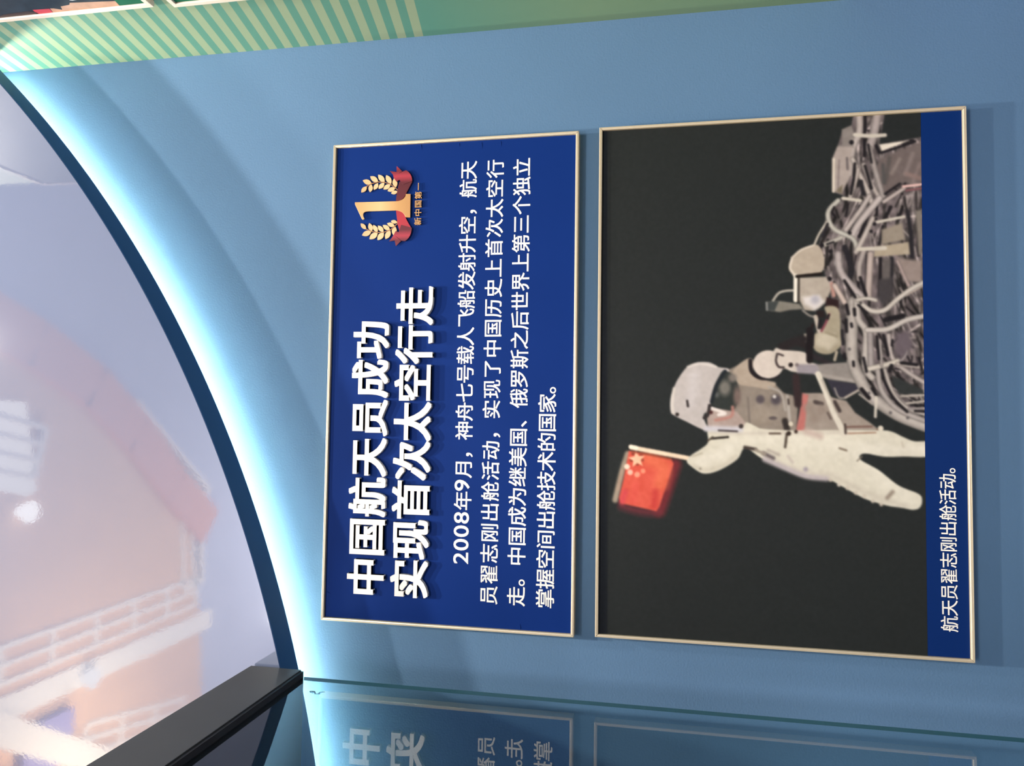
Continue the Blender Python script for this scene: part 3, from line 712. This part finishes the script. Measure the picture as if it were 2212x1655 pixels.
# --- equipment pouch under the pole
poly(TC([(640, 1180), (820, 1178), (960, 1230), (1080, 1258), (1170, 1380), (1320, 1480), (1420, 1560), (570, 1570)]), (150, 138, 128), 2)
poly(TC([(630, 1180), (692, 1198), (668, 1390), (650, 1570), (560, 1570), (600, 1400)]), (176, 106, 100), 2.5)
stroke(TC([(760, 1270), (830, 1290)]), 9, (74, 64, 62), 2); stroke(TC([(960, 1270), (1010, 1360)]), 8, (64, 54, 52), 2); stroke(TC([(890, 1380), (920, 1440)]), 5, (96, 84, 78), 2)
stroke(TC([(1080, 1525), (1340, 1520)]), 4, (110, 84, 76)); dot(TC([(1430, 1540)])[0], 6, (210, 200, 184)); dot(TC([(1395, 1560)])[0], 3, (90, 60, 50))
for q in [(700, 1330), (760, 1430), (820, 1350)]: dot(TC([q])[0], 10, (138, 124, 114), 6)
# --- flag, with its red glow
stroke(TF([(1190, 560), (1060, 960), (940, 1300)]), 26, (112, 40, 46), 7, 0.9); stroke(TF([(330, 1230), (600, 1310), (900, 1340)]), 16, (104, 44, 52), 7, 0.8)
stroke(TF([(420, 380), (330, 660), (215, 1130)]), 12, (150, 136, 120), 3)
poly(TF([(440, 330), (1130, 470), (1168, 540), (935, 1240), (885, 1312), (300, 1182), (280, 1090), (350, 800)]), (206, 84, 68), 2)
stroke(TF([(760, 460), (1000, 600), (960, 860)]), 30, (216, 108, 76), 9, 0.7); stroke(TF([(380, 1000), (330, 1160)]), 12, (196, 66, 76), 5, 0.8); stroke(TF([(870, 1000), (850, 1220)]), 14, (188, 60, 56), 5, 0.8)
stroke(TF([(560, 900), (500, 1150)]), 14, (212, 84, 74), 5, .6)
stroke(TF([(330, 640), (260, 960)]), 5, (168, 140, 122), 2)
for p, r in [((510, 375), 4), ((640, 385), 4), ((480, 485), 3.6), ((578, 545), 3.4), ((660, 480), 3)]: dot(TF([p])[0], r, (132, 58, 44), 1.5)
star = []
for k in range(10):
    a = math.radians(-96 + 36 * k); r = 140 if k % 2 == 0 else 62
    star.append((570 + r * math.cos(a), 470 + r * math.sin(a)))
poly(TF(star), (234, 184, 152), 1.3)
for p, r, c in [((410, 590), 6, (240, 210, 190)), ((460, 680), 6, (246, 180, 160)), ((575, 715), 6, (240, 150, 124)), ((670, 660), 5, (234, 140, 112))]: dot(TF([p])[0], r, c, 1.6)
stroke(TF([(490, 345), (800, 400), (1120, 465)]), 4, (150, 70, 50), 2)
stroke(TF([(480, 275), (900, 355), (1400, 450)]), 9.5, (228, 204, 178)); stroke(TF([(470, 265), (560, 285)]), 9, (240, 226, 206))
# --- first astronaut: grey front of the suit
poly(TA([(820, 300), (920, 250), (1000, 330), (1130, 395), (1185, 450), (1245, 465), (1275, 540), (1262, 705), (900, 690), (850, 620), (870, 420)]), (134, 123, 113), 2)
spoly(TA([(850, 312), (940, 228), (985, 240), (985, 320), (1035, 362), (1130, 382), (1090, 425), (1000, 410), (890, 390)]), (166, 151, 136), 2)
dot(TA([(1040, 600)])[0], 30, (146, 134, 122), 10, 22)
dot(TA([(1030, 490)])[0], 9, (84, 76, 80), 3); dot(TA([(1132, 492)])[0], 11, (78, 71, 76), 4); dot(TA([(1122, 472)])[0], 4, (196, 190, 186)); dot(TA([(1112, 612)])[0], 9, (90, 80, 80), 2, 4)
stroke(TA([(1085, 410), (1165, 450), (1192, 560)]), 5, (158, 150, 142)); stroke(TA([(1205, 470), (1222, 640)]), 7, (160, 152, 144)); stroke(TA([(1212, 490), (1214, 520)]), 4, (60, 52, 50)); stroke(TA([(950, 480), (960, 640)]), 4, (112, 102, 96), 2)
stroke(TA([(1262, 345), (1275, 520)]), 16, (50, 38, 39), 3); stroke(TA([(1190, 630), (1205, 690)]), 13, (46, 40, 38), 2.5); dot(TA([(1228, 650)])[0], 5, (206, 196, 178))
stroke(TA([(1180, 155), (1240, 120), (1310, 100)]), 18, (37, 32, 33), 4)
# raised arm and glove
stroke(TA([(965, 238), (975, 310), (1040, 352), (1145, 338)]), 8.5, (30, 25, 28))
dot(TA([(1082, 262)])[0], 33, (202, 190, 181), 1.5, 30)
spoly(TA([(1120, 168), (1180, 170), (1320, 185), (1352, 245), (1392, 262), (1392, 312), (1250, 312), (1180, 290), (1120, 330), (1080, 340)]), (198, 187, 177), 1.6)
poly(TA([(1262, 262), (1400, 262), (1420, 330), (1270, 318)]), (142, 134, 140), 3)
stroke(TA([(1140, 195), (1132, 240), (1150, 278), (1182, 282)]), 5, (66, 56, 56)); stroke(TA([(1150, 195), (1178, 205)]), 4, (60, 50, 50)); dot(TA([(1228, 266)])[0], 5, (36, 28, 28)); dot(TA([(1268, 266)])[0], 4, (120, 108, 108))
stroke(TA([(1350, 40), (1350, 235)]), 14, (27, 22, 24), 1.6)
# helmet and visor
spoly(TA([(620, 250), (700, 250), (760, 280), (830, 300), (760, 400), (715, 500), (690, 560), (660, 600), (690, 690), (640, 680), (560, 640), (480, 600), (448, 570), (448, 480), (478, 390), (520, 320), (560, 275)]), (182, 174, 171), 1.5)
stroke(TA([(470, 420), (458, 500), (462, 575)]), 6, (204, 196, 188), 2); stroke(TA([(560, 280), (640, 258), (740, 278)]), 5, (206, 198, 192), 2); stroke(TA([(600, 340), (580, 520)]), 22, (190, 183, 182), 8)
stroke(TA([(555, 500), (560, 535)]), 5, (48, 42, 42)); dot(TA([(490, 588)])[0], 4, (44, 38, 36))
spoly(TA([(790, 305), (850, 330), (892, 420), (882, 520), (830, 575), (760, 545), (710, 515), (728, 420), (758, 350)]), (46, 50, 48), 2)
dot(TA([(800, 415)])[0], 12, (112, 108, 102), 5, 16); dot(TA([(850, 350)])[0], 9, (120, 112, 106), 4); dot(TA([(880, 470)])[0], 8, (112, 96, 90), 4, 20); dot(TA([(745, 460)])[0], 6, (84, 86, 84), 3)
stroke(TA([(800, 308), (745, 400), (714, 505)]), 8, (30, 35, 40), 1.6)
poly(TA([(680, 570), (720, 545), (880, 572), (935, 640), (920, 690), (690, 680)]), (164, 146, 138), 2)
stroke(TA([(715, 548), (800, 580), (760, 590)]), 7, (214, 204, 198)); stroke(TA([(850, 540), (840, 600), (740, 625)]), 6, (172, 122, 112), 2.5); stroke(TA([(700, 530), (690, 590), (665, 610)]), 7, (48, 42, 42)); dot(TA([(710, 575)])[0], 4, (70, 40, 38))
# white sleeve, side and legs
body = [(690, 690), (760, 680), (900, 680), (940, 640), (1000, 665), (1050, 682), (1250, 692), (1450, 690), (1640, 690), (1800, 690), (1880, 698), (1960, 735), (2030, 762), (2130, 770), (2130, 858), (1960, 862), (1830, 862), (1705, 842),
        (1680, 880), (1800, 950), (1930, 1050), (2060, 1105), (2082, 1150), (2065, 1195), (2020, 1208), (1950, 1195), (1850, 1180), (1720, 1140), (1640, 1100), (1560, 1055), (1470, 1012), (1330, 1000), (1200, 950), (1080, 893), (1020, 862), (930, 805),
        (880, 880), (760, 952), (660, 972), (580, 925), (552, 890), (585, 850), (640, 815), (690, 770)]
spoly(TA(body), (206, 200, 184), 1.6)
_b = IMG.copy(); _m = np.abs(IMG - np.array((206, 200, 184))).sum(-1) < 40
stroke(TA([(1000, 740), (1300, 760), (1600, 800), (1800, 960), (1980, 1120)]), 40, (214, 208, 193), 14, 0.8)
stroke(TA([(640, 900), (760, 850), (860, 780)]), 26, (214, 208, 194), 10, 0.8)
stroke(TA([(1120, 900), (1300, 960), (1500, 985), (1640, 1060), (1800, 1130), (1980, 1185)]), 12, (192, 184, 170), 6, 0.8)
stroke(TA([(600, 925), (680, 950), (780, 925), (870, 860)]), 8, (190, 182, 166), 4, 0.8)
stroke(TA([(700, 705), (900, 712), (1250, 706), (1640, 706)]), 6, (186, 176, 164), 4, 0.7)
stroke(TA([(1700, 800), (1850, 810), (2100, 815)]), 16, (214, 208, 194), 8, 0.8)
IMG[~_m] = _b[~_m]
stroke(TA([(1060, 880), (1200, 940), (1330, 990), (1460, 1005)]), 11, (176, 166, 168), 4); stroke(TA([(680, 680), (900, 685)]), 12, (190, 186, 192), 4)
stroke(TA([(760, 692), (880, 698)]), 4, (66, 58, 60)); dot(TA([(905, 665)])[0], 5, (60, 52, 50)); stroke(TA([(710, 745), (820, 735)]), 5, (44, 38, 34)); stroke(TA([(690, 760), (720, 735)]), 4, (80, 70, 60))
stroke(TA([(930, 802), (1000, 815)]), 7, (64, 54, 50), 2); stroke(TA([(1050, 840), (1115, 872)]), 8, (96, 86, 88), 3); stroke(TA([(1000, 820), (1060, 845)]), 6, (150, 140, 128), 2); stroke(TA([(1080, 820), (1150, 850)]), 6, (170, 160, 150), 3)
dot(TA([(1325, 945)])[0], 5, (152, 142, 152), 3); stroke(TA([(1210, 860), (1240, 900)]), 5, (180, 168, 160), 3); stroke(TA([(1202, 715), (1192, 800)]), 5.5, (72, 62, 54), 1.6); stroke(TA([(1090, 712), (1160, 712)]), 4, (90, 76, 66)); dot(TA([(1215, 712)])[0], 5, (46, 36, 30)); dot(TA([(1262, 700)])[0], 4, (60, 46, 40))
stroke(TA([(1545, 808), (1590, 822)]), 4, (116, 102, 88), 1.6); stroke(TA([(1855, 1130), (1890, 1092)]), 9, (146, 133, 120), 3); stroke(TA([(1590, 712), (1780, 706)]), 3, (150, 118, 100)); stroke(TA([(1330, 700), (1420, 730)]), 12, (186, 166, 156), 6)
stroke(TA([(590, 860), (650, 840)]), 4, (176, 168, 150), 2); dot(TA([(640, 940)])[0], 3, (150, 142, 128)); stroke(TA([(1690, 862), (1660, 890)]), 3, (120, 110, 98)); stroke(TA([(1950, 770), (1960, 800)]), 4, (186, 176, 160), 2)
for k in range(7): dot(TA([(1486 + 55 * k, 1014 + 26.5 * k + (k % 2) * 5)])[0], 4, (188, 178, 164), 2)
stroke(TC([(790, 985), (880, 1200), (960, 1400), (1062, 1600)]), 12.5, (204, 196, 182)); stroke(TC([(1066, 1500), (1072, 1590)]), 5, (70, 58, 54)); stroke(TC([(830, 1040), (900, 1200), (1000, 1420)]), 3, (160, 150, 138))
# coarse low-resolution softness and mottling of the enlarged print
lum = IMG.mean(-1)
mott = (smooth_noise(90) - 0.5) * 10 + (smooth_noise(36) - 0.5) * 8
IMG *= 1.0
IMG += (mott * np.clip((lum - 60) / 60, 0, 1))[..., None]
IMG += ((smooth_noise(160) - 0.5) * 5)[..., None]
K = IMG.copy()
for ax in (0, 1):
    K = 0.25 * np.roll(K, 1, ax) + 0.5 * K + 0.25 * np.roll(K, -1, ax)
K[0], K[-1], K[:, 0], K[:, -1] = IMG[0], IMG[-1], IMG[:, 0], IMG[:, -1]
PRINT_GAIN = 1.0
colr = np.ones((NZ * NX, 4), np.float32)
colr[:, :3] = np.clip(lin(np.clip(K, 0, 255)).reshape(-1, 3) * PRINT_GAIN, 0, 0.95)
me = bpy.data.meshes.new('photo_print')
co = np.stack([GX.ravel(), np.full(NX * NZ, YP - 0.0002), GZ.ravel()], 1)
me.vertices.add(NX * NZ); me.vertices.foreach_set('co', co.ravel())
ii = np.arange(NX * NZ).reshape(NZ, NX)
q = np.stack([ii[:-1, :-1], ii[:-1, 1:], ii[1:, 1:], ii[1:, :-1]], -1).reshape(-1, 4)
me.loops.add(q.size); me.loops.foreach_set('vertex_index', q.ravel().astype(np.int32))
me.polygons.add(len(q)); me.polygons.foreach_set('loop_start', np.arange(0, q.size, 4, dtype=np.int32))
me.update(calc_edges=True)
at = me.color_attributes.new('print', 'FLOAT_COLOR', 'POINT'); at.data.foreach_set('color', colr.ravel())
me.materials.append(M['photo'])
po = bpy.data.objects.new('photo_print', me); COL.objects.link(po); attach(po, pic)
po['label'] = 'printed photograph of two astronauts outside a spacecraft'

# ------------------------------------------------------------------ glass showcase at the left
cab = thing('glass_cabinet', (-0.6, -1.3, 0), 'dark charcoal topped glass showcase standing left of the two boards', 'display case')
CY0, CY1, CX0 = -0.165, -1.72, -1.35
ct = MB().box((CX0, CY1, 2.391), (-0.076, CY0, 2.517)).build('canopy', M['char'], cab, bevel=0.001)
MB().box((CX0 + 0.01, CY1 + 0.01, 2.384), (-0.0785, CY0 - 0.003, 2.391)).build('canopy_trim', M['char2'], cab)
MB().box((-0.0995, CY1 + 0.012, 0.5), (-0.0915, CY0 - 0.0005, 2.384)).build('glass_pane', M['glass'], cab)
eb = MB().box((-0.0995, CY0 - 0.0003, 0.5), (-0.0915, CY0, 2.384)).build('glass_edge', M['glass_edge'], cab)
eb['label'] = 'green polished glass edge'
MB().box((CX0, CY1, 0.0), (-0.076, CY0, 0.5)).build('plinth', M['char'], cab, bevel=0.001)
MB().box((CX0, CY1, 0.5), (CX0 + 0.02, CY0, 2.384)).build('side_panel', M['char'], cab)
# pen squiggle on the pane
sq = [(-0.246, 2.330), (-0.252, 2.326), (-0.254, 2.320), (-0.250, 2.316), (-0.245, 2.319), (-0.244, 2.326), (-0.2465, 2.330), (-0.2475, 2.318), (-0.253, 2.314), (-0.2585, 2.313), (-0.2575, 2.309), (-0.2555, 2.303), (-0.250, 2.307), (-0.245, 2.305), (-0.2425, 2.297), (-0.2425, 2.288)]
mb = MB()
for p, q_ in zip(sq[:-1], sq[1:]):
    mb.bar((-0.0912, p[0], p[1]), (-0.0912, q_[0], q_[1] + 1e-5), 0.0006, 0.0015)
mb.build('pen_squiggle', M['pen'], cab)

# ------------------------------------------------------------------ green wall graphic and the pictures on it
gp = MB().box((1.485, -1.215, 1.157), (XR, 0.0, 5.9)).build('striped_wall_panel', M['stripe'])
tag(gp, 'green wall panel with pale diagonal stripes along the right side wall', 'wall panel')
M['pdark'] = material('dark_slate_print', (0.028, 0.038, 0.055, 1), 0.5, 0.05, var=0.3, vscale=18)
M['pgreen'] = material('dark_green_print', (0.012, 0.12, 0.07, 1), 0.45, 0.05, var=0.15, vscale=10)
M['pred'] = material('crimson_patch_print', (0.50, 0.035, 0.06, 1), 0.5, 0.3)
M['ptan'] = material('tan_patch_print', (0.46, 0.25, 0.17, 1), 0.5, 0.3, var=0.2, vscale=30)
M['pwht'] = material('white_patch_print', (0.85, 0.87, 0.92, 1), 0.5, 0.3)
M['pblack'] = material('dark_brown_patch_print', (0.03, 0.014, 0.016, 1), 0.5, 0.3, var=0.3, vscale=40)

def side_picture(name, label, y1, z0, z1, w, base, patches):
    """picture on the right wall panel, y1 = its edge nearest the corner"""
    t = thing(name, (1.485, y1 - w / 2, z0), label, 'picture')
    fw, x0, x1 = 0.0125, 1.485, 1.470
    for a, c in (((y1 - fw, z0), (y1, z1)), ((y1 - w, z0), (y1 - w + fw, z1)), ((y1 - w + fw, z0), (y1 - fw, z0 + fw)), ((y1 - w + fw, z1 - fw), (y1 - fw, z1))):
        MB().box((x1, a[0], a[1]), (x0, c[0], c[1])).build('frame_rail', M['pwhite'], t, bevel=0.0012)
    MB().box((1.4745, y1 - w + fw, z0 + fw), (x0, y1 - fw, z1 - fw)).build('picture_print', M[base], t)
    for a, m in patches:
        mb = MB(); mb.add([(1.4742, y, z) for y, z in a], [tuple(range(len(a)))])
        mb.build('print_patch', M[m], t)
    return t
yb = -0.2705
side_picture('framed_picture', 'white framed dark picture with red and tan patches, upper one on the striped green panel', -0.258, 2.768, 4.15, 0.95, 'pdark',
    [([(yb, 3.20), (-0.283, 3.16), (-0.286, 3.09), (-0.279, 3.075), (yb, 3.072)], 'pblack'),
     ([(yb, 3.078), (-0.2892, 3.0737), (-0.2864, 3.0297), (yb, 3.034)], 'pred'),
     ([(yb, 3.033), (-0.2874, 3.0269), (-0.286, 3.018), (-0.2769, 3.0000), (yb, 3.0053)], 'ptan'),
     ([(yb, 3.0053), (-0.2908, 2.9942), (-0.2937, 2.9677), (-0.3011, 2.9603), (-0.2897, 2.8474), (-0.2745, 2.8507), (yb, 2.851)], 'ptan'),
     ([(yb, 2.850), (-0.2745, 2.8499), (-0.2897, 2.8474), (-0.306, 2.8445), (-0.306, 2.7662), (yb, 2.7741)], 'pgreen'),
     ([(-0.33, 2.955), (-0.3103, 2.9515), (-0.3084, 2.9460), (-0.3094, 2.927), (-0.3115, 2.9215), (-0.33, 2.917)], 'pwht')])
side_picture('framed_picture', 'white framed dark green picture, lower one on the striped green panel', -0.248, 2.20, 2.721, 0.62, 'pgreen', [])
bpy.data.objects.remove(_go); bpy.data.curves.remove(_cu)
